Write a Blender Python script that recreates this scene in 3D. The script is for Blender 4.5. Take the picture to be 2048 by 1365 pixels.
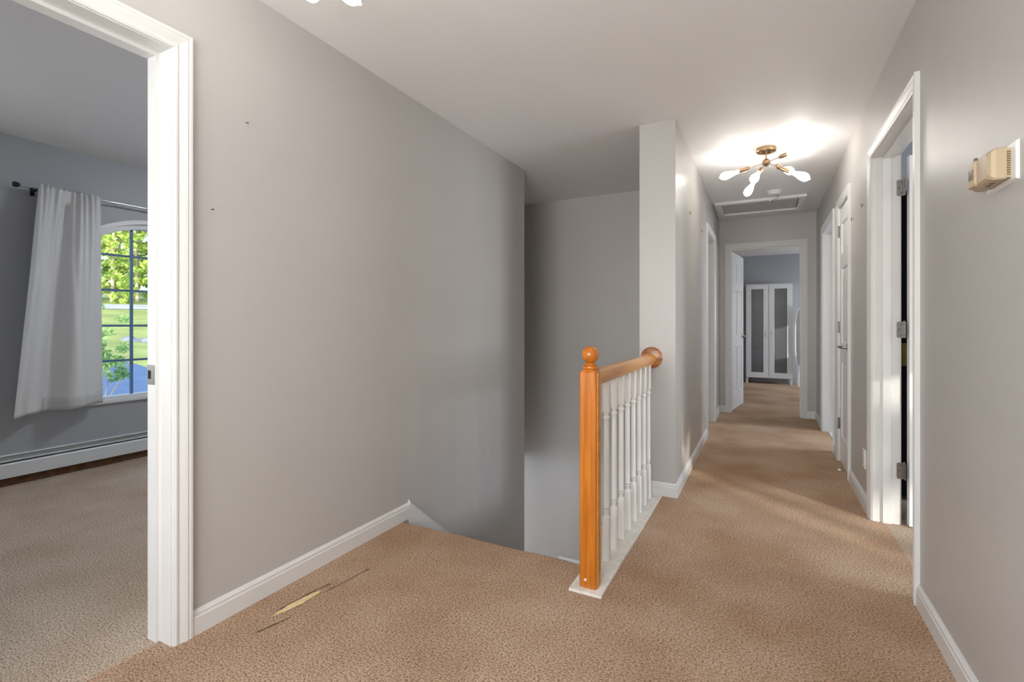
import bpy, bmesh, math, random
import numpy as np
from mathutils import Vector, Matrix

for o in list(bpy.data.objects): bpy.data.objects.remove(o)
SC = bpy.context.scene
COL = SC.collection
PI = math.pi

# ------------------------------------------------------------------ camera
cam_d = bpy.data.cameras.new('camera'); cam = bpy.data.objects.new('camera', cam_d); COL.objects.link(cam)
cam.location = (0, 0, 1.12); cam.rotation_euler = (PI/2, 0, math.radians(27.347))
cam_d.sensor_width = 36; cam_d.lens = 973.6/2048*36; cam_d.shift_y = -(682.5-648.2)/2048
cam_d.clip_start = .02; cam_d.clip_end = 500
SC.camera = cam

# ------------------------------------------------------------------ world, sun, area lights, exposure
SC.view_settings.view_transform = 'Standard'; SC.view_settings.look = 'None'
SC.view_settings.exposure = 0.32; SC.view_settings.gamma = 1.0; SC.view_settings.use_curve_mapping = False
W = bpy.data.worlds.new('sky'); SC.world = W; W.use_nodes = True
nt = W.node_tree; nt.nodes.clear()
wo = nt.nodes.new('ShaderNodeOutputWorld'); wb = nt.nodes.new('ShaderNodeBackground')
sky = nt.nodes.new('ShaderNodeTexSky'); sky.sky_type = 'NISHITA'; sky.sun_disc = False
sky.sun_elevation = math.radians(35); sky.sun_rotation = math.radians(130)
nt.links.new(sky.outputs[0], wb.inputs[0]); nt.links.new(wb.outputs[0], wo.inputs[0])
wb.inputs[1].default_value = .36
SUN_DIR = Vector((-.745, .64, -.19)).normalized()
sd = bpy.data.lights.new('sun', 'SUN'); sd.energy = 2.8; sd.angle = math.radians(.6); sd.color = (1, .95, .86)
so = bpy.data.objects.new('sun', sd); COL.objects.link(so); so.rotation_euler = SUN_DIR.to_track_quat('-Z', 'Y').to_euler()
so.location = (20, -15, 12)
def window_area_light(name, loc, sx, sy, direction, energy, color=(.80, .89, 1)):
    d = bpy.data.lights.new(name, 'AREA'); d.shape = 'RECTANGLE'; d.size = sx; d.size_y = sy; d.energy = energy; d.color = color
    o = bpy.data.objects.new(name, d); COL.objects.link(o); o.location = loc
    o.rotation_euler = Vector(direction).to_track_quat('-Z', 'Z').to_euler()
    return o
# area lights added at assumed window openings, all out of sight
window_area_light('added_light_side_room', (4.17, 2.6, 1.35), 1.2, 1.2, (-1, 0, 0), 70)
window_area_light('added_light_bath', (2.97, 5.85, 1.5), .7, .8, (-1, 0, 0), 40)
window_area_light('added_light_bedroom', (3.17, 9.3, 1.4), 1.0, 1.2, (-1, 0, -.1), 46)
window_area_light('added_light_left_room', (-4.64, 5.85, 1.4), .9, 1.2, (1, 0, 0), 30)
window_area_light('added_light_entry', (-4.62, 4.3, -.62), .8, .42, (1, 0, -.15), 95)
window_area_light('front_room_fill', (-4.62, -.2, 1.3), 1.2, 1.3, (1, .15, 0), 14, (.86, .93, 1))  # added fill for the left room, at an assumed unseen window
window_area_light('landing_fill', (-.65, -1.46, 1.45), 1.8, 1.3, (0, 1, .34), 74, (.97, .985, 1))  # added fill behind the camera to flatten the light; its window is invented

# ------------------------------------------------------------------ materials
def lin(c):
    return tuple(((v/255)/12.92 if v/255 <= .04045 else ((v/255+.055)/1.055)**2.4) for v in c)
def mat(name, col, rough=.5, metal=0, bump=None, noise=None, spec=.5, emit=None, trans=None, sheen=0):
    """bump=(scale,strength,dist) noise=(scale,amount)"""
    m = bpy.data.materials.new(name); m.use_nodes = True
    n = m.node_tree; b = n.nodes['Principled BSDF']
    c = tuple(col)+(1,)
    b.inputs['Base Color'].default_value = c; b.inputs['Roughness'].default_value = rough; b.inputs['Metallic'].default_value = metal
    b.inputs['Specular IOR Level'].default_value = spec
    tc = n.nodes.new('ShaderNodeTexCoord')
    if noise:
        t = n.nodes.new('ShaderNodeTexNoise'); t.inputs['Scale'].default_value = noise[0]; t.inputs['Detail'].default_value = 5
        n.links.new(tc.outputs['Object'], t.inputs['Vector'])
        r = n.nodes.new('ShaderNodeValToRGB'); a = noise[1]
        r.color_ramp.elements[0].position = .3; r.color_ramp.elements[1].position = .7
        r.color_ramp.elements[0].color = tuple(v*(1-a) for v in col)+(1,); r.color_ramp.elements[1].color = tuple(min(1, v*(1+a)) for v in col)+(1,)
        n.links.new(t.outputs['Fac'], r.inputs[0]); n.links.new(r.outputs[0], b.inputs['Base Color'])
    if bump:
        t = n.nodes.new('ShaderNodeTexNoise'); t.inputs['Scale'].default_value = bump[0]; t.inputs['Detail'].default_value = 3
        n.links.new(tc.outputs['Object'], t.inputs['Vector'])
        k = n.nodes.new('ShaderNodeBump'); k.inputs['Strength'].default_value = bump[1]; k.inputs['Distance'].default_value = bump[2]
        n.links.new(t.outputs['Fac'], k.inputs['Height']); n.links.new(k.outputs[0], b.inputs['Normal'])
    if emit:
        b.inputs['Emission Color'].default_value = tuple(emit[0])+(1,); b.inputs['Emission Strength'].default_value = emit[1]
    return m

def carpet_mat(name, a, b_, c_):
    m = bpy.data.materials.new(name); m.use_nodes = True
    n = m.node_tree; bs = n.nodes['Principled BSDF']; bs.inputs['Roughness'].default_value = 1; bs.inputs['Specular IOR Level'].default_value = .05
    L = n.links.new
    tc = n.nodes.new('ShaderNodeTexCoord')
    big = n.nodes.new('ShaderNodeTexNoise'); big.inputs['Scale'].default_value = 2.1; big.inputs['Detail'].default_value = 4; L(tc.outputs['Object'], big.inputs['Vector'])
    r1 = n.nodes.new('ShaderNodeValToRGB'); r1.color_ramp.elements[0].position = .35; r1.color_ramp.elements[1].position = .68
    r1.color_ramp.elements[0].color = tuple(a)+(1,); r1.color_ramp.elements[1].color = tuple(b_)+(1,); L(big.outputs['Fac'], r1.inputs[0])
    # tufts: fine noise, slightly stretched across the hall
    mp = n.nodes.new('ShaderNodeMapping'); mp.inputs['Scale'].default_value = (1, 1.35, 1); L(tc.outputs['Object'], mp.inputs['Vector'])
    fine = n.nodes.new('ShaderNodeTexNoise'); fine.inputs['Scale'].default_value = 125; fine.inputs['Detail'].default_value = 4; fine.inputs['Roughness'].default_value = .75
    L(mp.outputs[0], fine.inputs['Vector'])
    r2 = n.nodes.new('ShaderNodeValToRGB'); r2.color_ramp.elements[0].position = .36; r2.color_ramp.elements[1].position = .56
    r2.color_ramp.elements[0].color = tuple(c_)+(1,); r2.color_ramp.elements[1].color = (1, 1, 1, 1); L(fine.outputs['Fac'], r2.inputs[0])
    mx = n.nodes.new('ShaderNodeMix'); mx.data_type = 'RGBA'; mx.blend_type = 'MULTIPLY'; mx.inputs[0].default_value = 1
    L(r1.outputs[0], mx.inputs[6]); L(r2.outputs[0], mx.inputs[7]); L(mx.outputs[2], bs.inputs['Base Color'])
    bp = n.nodes.new('ShaderNodeBump'); bp.inputs['Strength'].default_value = 1; bp.inputs['Distance'].default_value = .010
    L(fine.outputs['Fac'], bp.inputs['Height'])
    und = n.nodes.new('ShaderNodeTexNoise'); und.inputs['Scale'].default_value = 9; und.inputs['Detail'].default_value = 3; L(tc.outputs['Object'], und.inputs['Vector'])
    bp2 = n.nodes.new('ShaderNodeBump'); bp2.inputs['Strength'].default_value = .35; bp2.inputs['Distance'].default_value = .02
    L(und.outputs['Fac'], bp2.inputs['Height']); L(bp.outputs[0], bp2.inputs['Normal']); L(bp2.outputs[0], bs.inputs['Normal'])
    return m

def wood_mat(name, a, b_, axis='Z', rough=.3, scale=14):
    m = bpy.data.materials.new(name); m.use_nodes = True
    n = m.node_tree; bs = n.nodes['Principled BSDF']; bs.inputs['Roughness'].default_value = rough
    bs.inputs['Coat Weight'].default_value = .3; bs.inputs['Coat Roughness'].default_value = .2
    L = n.links.new
    tc = n.nodes.new('ShaderNodeTexCoord'); mp = n.nodes.new('ShaderNodeMapping')
    mp.inputs['Scale'].default_value = {'Z': (1, 1, .05), 'Y': (1, .05, 1), 'X': (.05, 1, 1)}[axis]
    L(tc.outputs['Object'], mp.inputs['Vector'])
    t = n.nodes.new('ShaderNodeTexNoise'); t.inputs['Scale'].default_value = scale*4; t.inputs['Detail'].default_value = 5; t.inputs['Distortion'].default_value = .6
    L(mp.outputs[0], t.inputs['Vector'])
    r = n.nodes.new('ShaderNodeValToRGB'); r.color_ramp.elements[0].position = .32; r.color_ramp.elements[1].position = .66
    r.color_ramp.elements[0].color = tuple(b_)+(1,); r.color_ramp.elements[1].color = tuple(a)+(1,)
    L(t.outputs['Fac'], r.inputs[0]); L(r.outputs[0], bs.inputs['Base Color'])
    return m

M = {}
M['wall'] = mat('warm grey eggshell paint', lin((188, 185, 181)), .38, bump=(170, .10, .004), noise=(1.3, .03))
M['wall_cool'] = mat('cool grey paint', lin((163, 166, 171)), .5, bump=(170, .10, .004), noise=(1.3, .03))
M['ceiling'] = mat('ceiling paint', lin((238, 237, 236)), .6, bump=(120, .08, .004))
M['trim'] = mat('white trim paint', lin((220, 219, 216)), .32, bump=(25, .03, .002), noise=(6, .02))
M['door'] = mat('white door paint', lin((234, 234, 233)), .35, bump=(160, .06, .002))
M['carpet'] = carpet_mat('tan carpet', lin((216, 178, 146)), lin((243, 212, 182)), (.24, .19, .155))
M['carpet_in'] = carpet_mat('tan carpet tinted for bluish light', lin((222, 198, 174)), lin((245, 225, 203)), (.26, .22, .19))  # same carpet as the hall; bluish room light is put into its colour
M['vinyl'] = mat('white vinyl floor', lin((225, 226, 228)), .3)
M['newel'] = wood_mat('orange maple', lin((202, 122, 34)), lin((174, 94, 18)))
M['rail'] = wood_mat('honey maple', lin((226, 162, 88)), lin((206, 140, 66)), 'Y')
M['oak'] = wood_mat('oak rosette', lin((200, 128, 62)), lin((104, 58, 24)), 'X', .4, 26)
M['plate'] = mat('bare white board', lin((226, 222, 212)), .6, noise=(30, .12), bump=(60, .2, .003))
M['spindle'] = mat('white spindle paint', lin((232, 229, 224)), .3)
M['brass'] = mat('satin brass', lin((176, 148, 114)), .3, metal=1)
M['nickel'] = mat('brushed nickel', lin((176, 168, 158)), .3, metal=1)
M['steel'] = mat('hinge steel', lin((150, 146, 142)), .38, metal=1)
M['chrome'] = mat('curtain rod steel', lin((200, 202, 206)), .2, metal=1)
M['dark'] = mat('dark recess', lin((20, 17, 15)), .8)
M['darkmetal'] = mat('dark finial', lin((48, 50, 54)), .4, metal=.6)
M['bulb'] = mat('glowing bulb glass', (1, .95, .88), .2, emit=((1, .95, .89), 22))
M['bulb_dim'] = mat('dimmer glowing bulb glass', (1, .95, .88), .2, emit=((1, .95, .89), 8))
M['heater'] = mat('heater enamel', lin((214, 217, 220)), .35)
M['heater_dark'] = mat('heater element', lin((32, 28, 24)), .7)
M['oldwood'] = mat('unfinished brown subfloor edge', lin((92, 62, 36)), .8, noise=(20, .4))
M['tan'] = mat('aged tan plastic', lin((186, 166, 136)), .38)
M['tan_dark'] = mat('dark tan slots', lin((92, 76, 58)), .5)
M['greyglass'] = mat('grey display', lin((110, 104, 98)), .15)
M['plastic'] = mat('white plastic', lin((236, 235, 232)), .35)
M['grey'] = mat('grey wire', lin((70, 66, 62)), .5)
M['window'] = mat('vinyl window frame', lin((224, 224, 226)), .4)
M['muntin'] = mat('white muntin with painted blue shade', lin((92, 124, 158)), .5)  # white muntins; their blue backlit shade is put into the colour
M['padding'] = mat('carpet backing', lin((226, 200, 146)), .9, noise=(60, .15))
M['wardrobe'] = mat('white wardrobe laminate', lin((226, 230, 234)), .35)
M['mirror'] = mat('mirror glass', (.86, .88, .9), .03, metal=1)
M['bark'] = mat('pale bark', lin((205, 190, 172)), .9, noise=(1.6, .25))
M['asphalt'] = mat('blue grey asphalt', lin((98, 124, 158)), .85, noise=(1.5, .12))
M['road'] = mat('pale road', lin((205, 205, 205)), .9, noise=(.8, .06))
M['grass'] = mat('lawn', lin((172, 184, 104)), .95, noise=(.7, .22))
M['rock'] = mat('grey rock', lin((140, 146, 154)), .9, noise=(3, .25))

def leaf_mat(name, a, b_):
    m = bpy.data.materials.new(name); m.use_nodes = True
    n = m.node_tree; bs = n.nodes['Principled BSDF']; bs.inputs['Roughness'].default_value = .7
    g = n.nodes.new('ShaderNodeTexNoise'); tc = n.nodes.new('ShaderNodeTexCoord'); g.inputs['Scale'].default_value = 1.1; g.inputs['Detail'].default_value = 6
    n.links.new(tc.outputs['Object'], g.inputs['Vector'])
    r = n.nodes.new('ShaderNodeValToRGB'); r.color_ramp.elements[0].position = .35; r.color_ramp.elements[1].position = .65
    r.color_ramp.elements[0].color = tuple(a)+(1,); r.color_ramp.elements[1].color = tuple(b_)+(1,)
    n.links.new(g.outputs['Fac'], r.inputs[0]); n.links.new(r.outputs[0], bs.inputs['Base Color'])
    tl = n.nodes.new('ShaderNodeBsdfTranslucent'); n.links.new(r.outputs[0], tl.inputs[0])
    mx = n.nodes.new('ShaderNodeMixShader'); mx.inputs[0].default_value = .35
    out = n.nodes['Material Output']
    n.links.new(bs.outputs[0], mx.inputs[1]); n.links.new(tl.outputs[0], mx.inputs[2]); n.links.new(mx.outputs[0], out.inputs[0])
    return m
M['leaf'] = leaf_mat('forest leaves', lin((132, 172, 62)), lin((228, 242, 140)))
M['leaf2'] = leaf_mat('shrub leaves', lin((128, 176, 100)), lin((196, 226, 146)))

def thin_glass(name, refl, tint=(1, 1, 1), frost=0.0):
    m = bpy.data.materials.new(name); m.use_nodes = True
    n = m.node_tree; n.nodes.clear()
    o = n.nodes.new('ShaderNodeOutputMaterial'); t = n.nodes.new('ShaderNodeBsdfTransparent'); g = n.nodes.new('ShaderNodeBsdfGlossy')
    g.inputs['Roughness'].default_value = .3 if frost else .03; t.inputs[0].default_value = tuple(tint)+(1,)
    mx = n.nodes.new('ShaderNodeMixShader'); mx.inputs[0].default_value = refl
    n.links.new(t.outputs[0], mx.inputs[1]); n.links.new(g.outputs[0], mx.inputs[2])
    last = mx
    if frost:
        d = n.nodes.new('ShaderNodeBsdfDiffuse'); d.inputs[0].default_value = (.5, .52, .55, 1)
        m2 = n.nodes.new('ShaderNodeMixShader'); m2.inputs[0].default_value = frost
        n.links.new(mx.outputs[0], m2.inputs[1]); n.links.new(d.outputs[0], m2.inputs[2]); last = m2
    n.links.new(last.outputs[0], o.inputs[0])
    return m
M['glass'] = thin_glass('window glass', .04)
M['wglass'] = thin_glass('smoky cabinet glass', .05, (.5, .52, .54), .16)
def fabric():
    m = bpy.data.materials.new('white curtain cloth'); m.use_nodes = True
    n = m.node_tree; b = n.nodes['Principled BSDF']; b.inputs['Base Color'].default_value = lin((226, 226, 228))+(1,); b.inputs['Roughness'].default_value = .9
    b.inputs['Specular IOR Level'].default_value = .1
    t = n.nodes.new('ShaderNodeBsdfTranslucent'); t.inputs[0].default_value = (.6, .61, .64, 1)
    mx = n.nodes.new('ShaderNodeMixShader'); mx.inputs[0].default_value = .12
    n.links.new(b.outputs[0], mx.inputs[1]); n.links.new(t.outputs[0], mx.inputs[2]); n.links.new(mx.outputs[0], n.nodes['Material Output'].inputs[0])
    return m
M['cloth'] = fabric()
M['hem'] = mat('doubled hem cloth', lin((196, 196, 198)), .9, spec=.1)

# ------------------------------------------------------------------ mesh helpers
class MB:
    def __init__(s): s.v = []; s.f = []
    def add(s, vs, fs):
        k = len(s.v); s.v += [tuple(p) for p in vs]; s.f += [tuple(i+k for i in f) for f in fs]; return s
    def hexa(s, p):
        return s.add(p, [(0, 3, 2, 1), (4, 5, 6, 7), (0, 1, 5, 4), (1, 2, 6, 5), (2, 3, 7, 6), (3, 0, 4, 7)])
    def box(s, x0, x1, y0, y1, z0, z1):
        return s.hexa([(x0, y0, z0), (x1, y0, z0), (x1, y1, z0), (x0, y1, z0), (x0, y0, z1), (x1, y0, z1), (x1, y1, z1), (x0, y1, z1)])
    def cbox(s, x0, x1, y0, y1, z0, z1, c):
        """box with chamfered vertical edges along z"""
        pr = [(x0+c, y0), (x1-c, y0), (x1, y0+c), (x1, y1-c), (x1-c, y1), (x0+c, y1), (x0, y1-c), (x0, y0+c)]
        return s.loft([[(x, y, z0) for x, y in pr], [(x, y, z1) for x, y in pr]])
    def loft(s, rings, cap=True):
        n = len(rings[0]); k = len(s.v)
        for r in rings: s.v += [tuple(p) for p in r]
        for i in range(len(rings)-1):
            for j in range(n):
                a = k+i*n+j; b = k+i*n+(j+1) % n
                s.f.append((a, b, b+n, a+n))
        if cap:
            s.f.append(tuple(k+j for j in reversed(range(n)))); s.f.append(tuple(k+(len(rings)-1)*n+j for j in range(n)))
        return s
    def lathe(s, prof, c=(0, 0, 0), d=(0, 0, 1), n=20):
        """prof [(r,t)] along direction d from c"""
        d = Vector(d).normalized(); a = Vector((1, 0, 0)) if abs(d.x) < .8 else Vector((0, 1, 0))
        e1 = d.cross(a).normalized(); e2 = d.cross(e1); c = Vector(c)
        rings = [[c+d*t+(e1*math.cos(2*PI*k/n)+e2*math.sin(2*PI*k/n))*max(r, 1e-5) for k in range(n)] for r, t in prof]
        return s.loft(rings)
    def tube(s, pts, r, n=8):
        pts = [Vector(p) for p in pts]; rings = []
        for i, p in enumerate(pts):
            t = (pts[min(i+1, len(pts)-1)]-pts[max(i-1, 0)]).normalized()
            a = Vector((0, 0, 1)) if abs(t.z) < .9 else Vector((1, 0, 0))
            e1 = t.cross(a).normalized(); e2 = t.cross(e1)
            rr = r[i] if isinstance(r, (list, tuple)) else r
            rings.append([p+(e1*math.cos(2*PI*k/n)+e2*math.sin(2*PI*k/n))*rr for k in range(n)])
        return s.loft(rings)
    def mesh(s, name, m, smooth=False):
        me = bpy.data.meshes.new(name); me.from_pydata(s.v, [], s.f)
        bm = bmesh.new(); bm.from_mesh(me); bmesh.ops.recalc_face_normals(bm, faces=bm.faces); bm.to_mesh(me); bm.free()
        me.materials.append(m)
        if smooth:
            me.polygons.foreach_set('use_smooth', [True]*len(me.polygons))
            if smooth != 'all': me.set_sharp_from_angle(angle=math.radians(38))
        return me
    def build(s, name, m, parent=None, smooth=False):
        o = bpy.data.objects.new(name, s.mesh(name, m, smooth)); COL.objects.link(o)
        if parent is not None: o.parent = parent
        return o
def tag(o, label, cat, kind=None, group=None):
    o['label'] = label; o['category'] = cat
    if kind: o['kind'] = kind
    if group: o['group'] = group
    return o
def thing(name, label, cat, loc=(0, 0, 0), rz=0, kind=None, group=None):
    o = bpy.data.objects.new(name, None); COL.objects.link(o); o.location = loc; o.rotation_euler = (0, 0, rz); o.empty_display_size = .1
    return tag(o, label, cat, kind, group)
def box(*a): return MB().box(*a)

# ------------------------------------------------------------------ shell
XL, XH, XR, C = -1.825, -.505, .55, 2.44
T = .12
YE = 6.72            # hallway end wall
YS = 4.85            # wall behind the stairs
YC = 3.27            # front of the wall end beside the railing
OH = 2.06            # door opening height

def wall(name, label, x0, x1, y0, y1, z0, z1, holes=(), axis='y', m='wall'):
    """holes (a,b,zb,zt) along the long axis"""
    b = MB()
    def seg(a0, a1, c0, c1):
        if a1-a0 < 1e-6 or c1-c0 < 1e-6: return
        if axis == 'y': b.box(x0, x1, a0, a1, c0, c1)
        else: b.box(a0, a1, y0, y1, c0, c1)
    cur, end = (y0, y1) if axis == 'y' else (x0, x1)
    for a, e, zb, zt in sorted(holes):
        seg(cur, a, z0, z1); seg(a, e, z0, zb-.012 if zb == 0 else zb); seg(a, e, zt, z1); cur = e
    seg(cur, end, z0, z1)
    return tag(b.build(name, M[m]), label, 'wall', 'structure')

wall('wall_left', 'long warm grey wall between the left doorway and the stairwell', XL-T, XL, -1.5, 3.76, -1.45, C, [(.135-.018, .955+.018, 0, 2.075+.018)])
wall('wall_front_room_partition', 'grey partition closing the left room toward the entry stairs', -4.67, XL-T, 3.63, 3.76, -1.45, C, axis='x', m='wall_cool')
wall('wall_stairwell', 'shaded grey wall at the back of the stairwell', -4.67, -.625, YS, YS+T, -1.45, C, axis='x')
wall('wall_column', 'grey wall end beside the stair railing', -.735, XH, YC, YS, -1.45, C)
wall('wall_hallway_left', 'grey hallway wall with a cased doorway on the left', XH-T, XH, YS, YE, -1.45, C, [(5.19, 6.02, 0, OH+.018)])
wall('wall_far', 'grey end wall of the hallway around the bedroom doorway', -2.3, 3.3, YE, YE+T, -.25, C, [(-.386, .411, 0, OH+.018)], axis='x')
wall('wall_right', 'grey right hallway wall with three cased doorways', XR, XR+T, -1.5, YE, -.25, C, [(2.502, 3.418, 0, OH+.018), (4.232, 4.782, 0, OH+.018), (5.092, 5.998, 0, OH+.018)])
wall('wall_back', 'grey wall behind the viewer', -4.8, 4.3, -1.62, -1.5, -.25, C, [(-1.55, .25, .8, 2.1)], axis='x')  # opening made up to hold the landing fill light
wall('wall_sun_block', 'unseen wall added behind the viewer to block the sun', .9, 1.0, -6, -1.62, -1.9, 3.2)  # added out of view to keep the sun out of the landing opening
wall('wall_side_room', 'outer wall of the side room with a window opening', 4.2, 4.3, -1.5, 4.1, -.25, C, [(-.75, .45, .5, 1.75), (2.0, 3.2, .75, 1.95)], m='wall_cool')
wall('wall_side_room_partition', 'partition closing the side room', XR+T, 4.2, 4.0, 4.1, -.25, C, axis='x', m='wall_cool')
wall('wall_bath', 'partition closing the bathroom', XR+T, 3.0, 4.92, 5.02, -.25, C, axis='x')
wall('wall_bath_outer', 'outer wall of the bathroom', 3.0, 3.1, 4.1, YE, -.25, C, [(5.5, 6.2, 1.1, 1.9)])
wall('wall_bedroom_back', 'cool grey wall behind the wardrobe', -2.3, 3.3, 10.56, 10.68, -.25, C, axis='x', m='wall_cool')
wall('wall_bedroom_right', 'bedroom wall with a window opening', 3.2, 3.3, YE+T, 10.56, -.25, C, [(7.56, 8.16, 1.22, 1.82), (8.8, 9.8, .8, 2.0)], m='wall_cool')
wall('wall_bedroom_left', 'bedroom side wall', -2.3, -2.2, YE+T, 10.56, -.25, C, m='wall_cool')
wall('wall_stair_side', 'grey wall under the stair railing', -.735, -.615, 2.1, YC, -1.45, -.25)
wall('wall_stair_front', 'wall under the landing edge', XL, -.735, 1.98, 2.1, -1.45, -.25, axis='x')
wall('wall_entry_light_cut', 'unseen soffit added over the entry to cut its daylight', -4.67, -2.75, 3.76, YS, -.40, C)  # added out of view to shape the top edge of the entry light
# window wall with arched opening
WY, WHALF, WR, WCZ, WZ0 = 2.33, .62, .80, 1.173, .50
X0, X1 = -4.82, -4.67
b = MB()
b.box(X0, X1, -1.62, -.8, -1.6, C); b.box(X0, X1, -.8, .4, -1.6, .65); b.box(X0, X1, -.8, .4, 1.95, C); b.box(X0, X1, .4, WY-WHALF, -1.6, C); b.box(X0, X1, WY+WHALF, 3.9, -1.6, C); b.box(X0, X1, WY-WHALF, WY+WHALF, -1.6, WZ0)
b.box(X0, X1, 3.9, 4.7, -1.6, -.85); b.box(X0, X1, 3.9, 4.7, -.40, C); b.box(X0, X1, 4.7, 5.4, -1.6, C); b.box(X0, X1, 5.4, 6.3, -1.6, .8); b.box(X0, X1, 5.4, 6.3, 2.0, C); b.box(X0, X1, 6.3, 6.84, -1.6, C)
def arch(y, off=0.0): return WCZ+math.sqrt(max((WR+off)**2-(y-WY)**2, 0))
N = 24
for i in range(N):
    ya = WY-WHALF+2*WHALF*i/N; yb = WY-WHALF+2*WHALF*(i+1)/N
    b.hexa([(X0, ya, arch(ya)), (X1, ya, arch(ya)), (X1, yb, arch(yb)), (X0, yb, arch(yb)), (X0, ya, C), (X1, ya, C), (X1, yb, C), (X0, yb, C)])
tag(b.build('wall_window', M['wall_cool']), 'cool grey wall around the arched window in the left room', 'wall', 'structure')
wall('wall_left_bedroom_close', 'partition closing the room left of the hallway', -4.67, -2.3, YE, YE+T, -1.45, C, axis='x')

tag(box(-4.82, 4.3, -1.62, 10.68, C, C+.12).build('ceiling', M['ceiling']), 'light grey painted ceiling over the landing and hallway', 'ceiling', 'structure')
NE = 2.176           # stair edge
b = MB(); b.box(XL-.06, -.735, -1.5, NE-.03, -.25, 0); b.box(-.735, XR+.06, -1.5, YC, -.25, 0); b.box(-.735, XR+.06, YC, YE+.06, -.25, 0)
floor = tag(b.build('floor', M['carpet']), 'tan carpet on the landing and hallway', 'floor', 'structure')
tag(box(-4.67, XL-.06, -1.5, 3.63, -.25, 0).build('floor_left_room', M['carpet_in']), 'tan carpet tinted for bluish light in the room with the arched window', 'floor', 'structure')
tag(box(XR+.06, 4.2, -1.5, 4.92, -.25, 0).build('floor_side_room', M['carpet_in']), 'tan carpet tinted for bluish light beyond the open right doorway', 'floor', 'structure')
tag(box(XR+.045, 3.0, 4.92, YE, -.25, .004).build('floor_bath', M['vinyl']), 'white vinyl floor at the far right doorway', 'floor', 'structure')
tag(box(-2.2, 3.2, YE+.06, 10.56, -.25, 0).build('floor_bedroom', M['carpet']), 'tan carpet in the far bedroom', 'floor', 'structure')
tag(box(-4.67, -.735, YS+T, YE, -.25, 0).build('floor_hall_room', M['carpet_in']), 'carpet of the room left of the hallway', 'floor', 'structure')
tag(box(-4.67, -.615, 1.98, YS, -1.6, -1.45).build('floor_entry', M['carpet']), 'carpeted entry landing below the stairs', 'floor', 'structure')

# carpet split beside the left wall (pale backing shows in the slit)
def ribbon(pts, w, z, jag=0, seed=1):
    rnd = random.Random(seed); b = MB(); L_, R_ = [], []
    P = [Vector((p[0], p[1], 0)) for p in pts]
    Q = []
    for i in range(len(P)-1):
        for k in range(8): Q.append(P[i].lerp(P[i+1], k/8))
    Q.append(P[-1]); n = len(Q)
    for i, p in enumerate(Q):
        t = (Q[min(i+1, n-1)]-Q[max(i-1, 0)]).normalized(); nn = Vector((-t.y, t.x, 0)); ww = w*math.sin(PI*(i+.15)/(n-.7))**.6
        L_.append(p+nn*(ww/2+rnd.uniform(-jag, jag))); R_.append(p-nn*(ww/2+rnd.uniform(-jag, jag)))
    vs = [(p.x, p.y, z) for p in L_]+[(p.x, p.y, z) for p in R_]
    fs = [(i, i+1, n+i+1, n+i) for i in range(n-1)]
    return b.add(vs, fs)
ribbon([(-1.668, 1.235), (-1.655, 1.34), (-1.648, 1.44)], .034, .0025, .003, 3).build('carpet_slit', M['padding'], floor)['label'] = 'pale backing showing in a carpet split'
for k, (pp, w) in enumerate([([(-1.686, 1.235), (-1.668, 1.44), (-1.646, 1.54)], .005), ([(-1.633, 1.13), (-1.600, 1.26)], .006), ([(-1.632, 1.40), (-1.610, 1.55), (-1.598, 1.70)], .004)]):
    ribbon(pp, w, .0035, .0015, 10+k).build('carpet_cut', M['tan_dark'], floor)

# ------------------------------------------------------------------ trim: casings with jambs
CW, CT = .060, .018
PROF = [(.004, 0), (.004, .008), (.012, .012), (.018, .012), (.022, .010), (.040, .016), (.048, .018), (.051, .015), (.056, .018), (CW+.004, .018), (CW+.004, 0)]
def casing(parent, mp, s0, s1, h, prof=PROF):
    """three mitred lengths round an opening; mp(s,n,z) maps to the room"""
    for nm, ends in (('side_casing', 0), ('head_casing', 1), ('side_casing', 2)):
        path = [lambda o: (s0-o, 0), lambda o: (s0-o, h+o), lambda o: (s1+o, h+o), lambda o: (s1+o, 0)]
        r0 = [mp(path[ends](o)[0], n, path[ends](o)[1]) for o, n in prof]
        r1 = [mp(path[ends+1](o)[0], n, path[ends+1](o)[1]) for o, n in prof]
        MB().loft([r0, r1]).build(nm, M['trim'], parent)
def jambs(parent, mp, s0, s1, h, depth, stop=(.05, .085), stop_t=.011, m='trim'):
    """lining boards; n runs from 0 (hall face) to -depth"""
    def bx(nm, a0, a1, n0, n1, z0, z1):
        p = [mp(a, n, z) for z in (z0, z1) for a, n in ((a0, n0), (a1, n0), (a1, n1), (a0, n1))]
        MB().hexa(p).build(nm, M[m], parent)
    bx('side_jamb', s0-.018, s0, .001, -depth-.001, 0, h); bx('side_jamb', s1, s1+.018, .001, -depth-.001, 0, h)
    bx('head_jamb', s0-.018, s1+.018, .001, -depth-.001, h, h+.018)
    if stop:
        a, e = stop
        bx('door_stop', s0, s0+stop_t, -a, -e, 0, h-stop_t); bx('door_stop', s1-stop_t, s1, -a, -e, 0, h-stop_t); bx('head_stop', s0, s1, -a, -e, h-stop_t, h)
mpR = lambda s, n, z: (XR-n, s, z)          # right wall, out = -x
mpRi = lambda s, n, z: (XR+T+n, s, z)
mpL = lambda s, n, z: (XL+n, s, z)          # left wall, out = +x
mpLi = lambda s, n, z: (XL-T-n, s, z)
mpH = lambda s, n, z: (XH+n, s, z)
mpF = lambda s, n, z: (s, YE-n, z)
mpFi = lambda s, n, z: (s, YE+T+n, z)
def trim(name, label): return thing(name, label, 'door casing', kind='structure')
t = trim('trim_1', 'white moulded casing and jamb of the doorway to the left room')
casing(t, mpL, .135, .955, 2.075); jambs(t, mpL, .135, .955, 2.075, T, (.072, .122), .012); casing(t, mpLi, .135, .955, 2.075)
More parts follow.
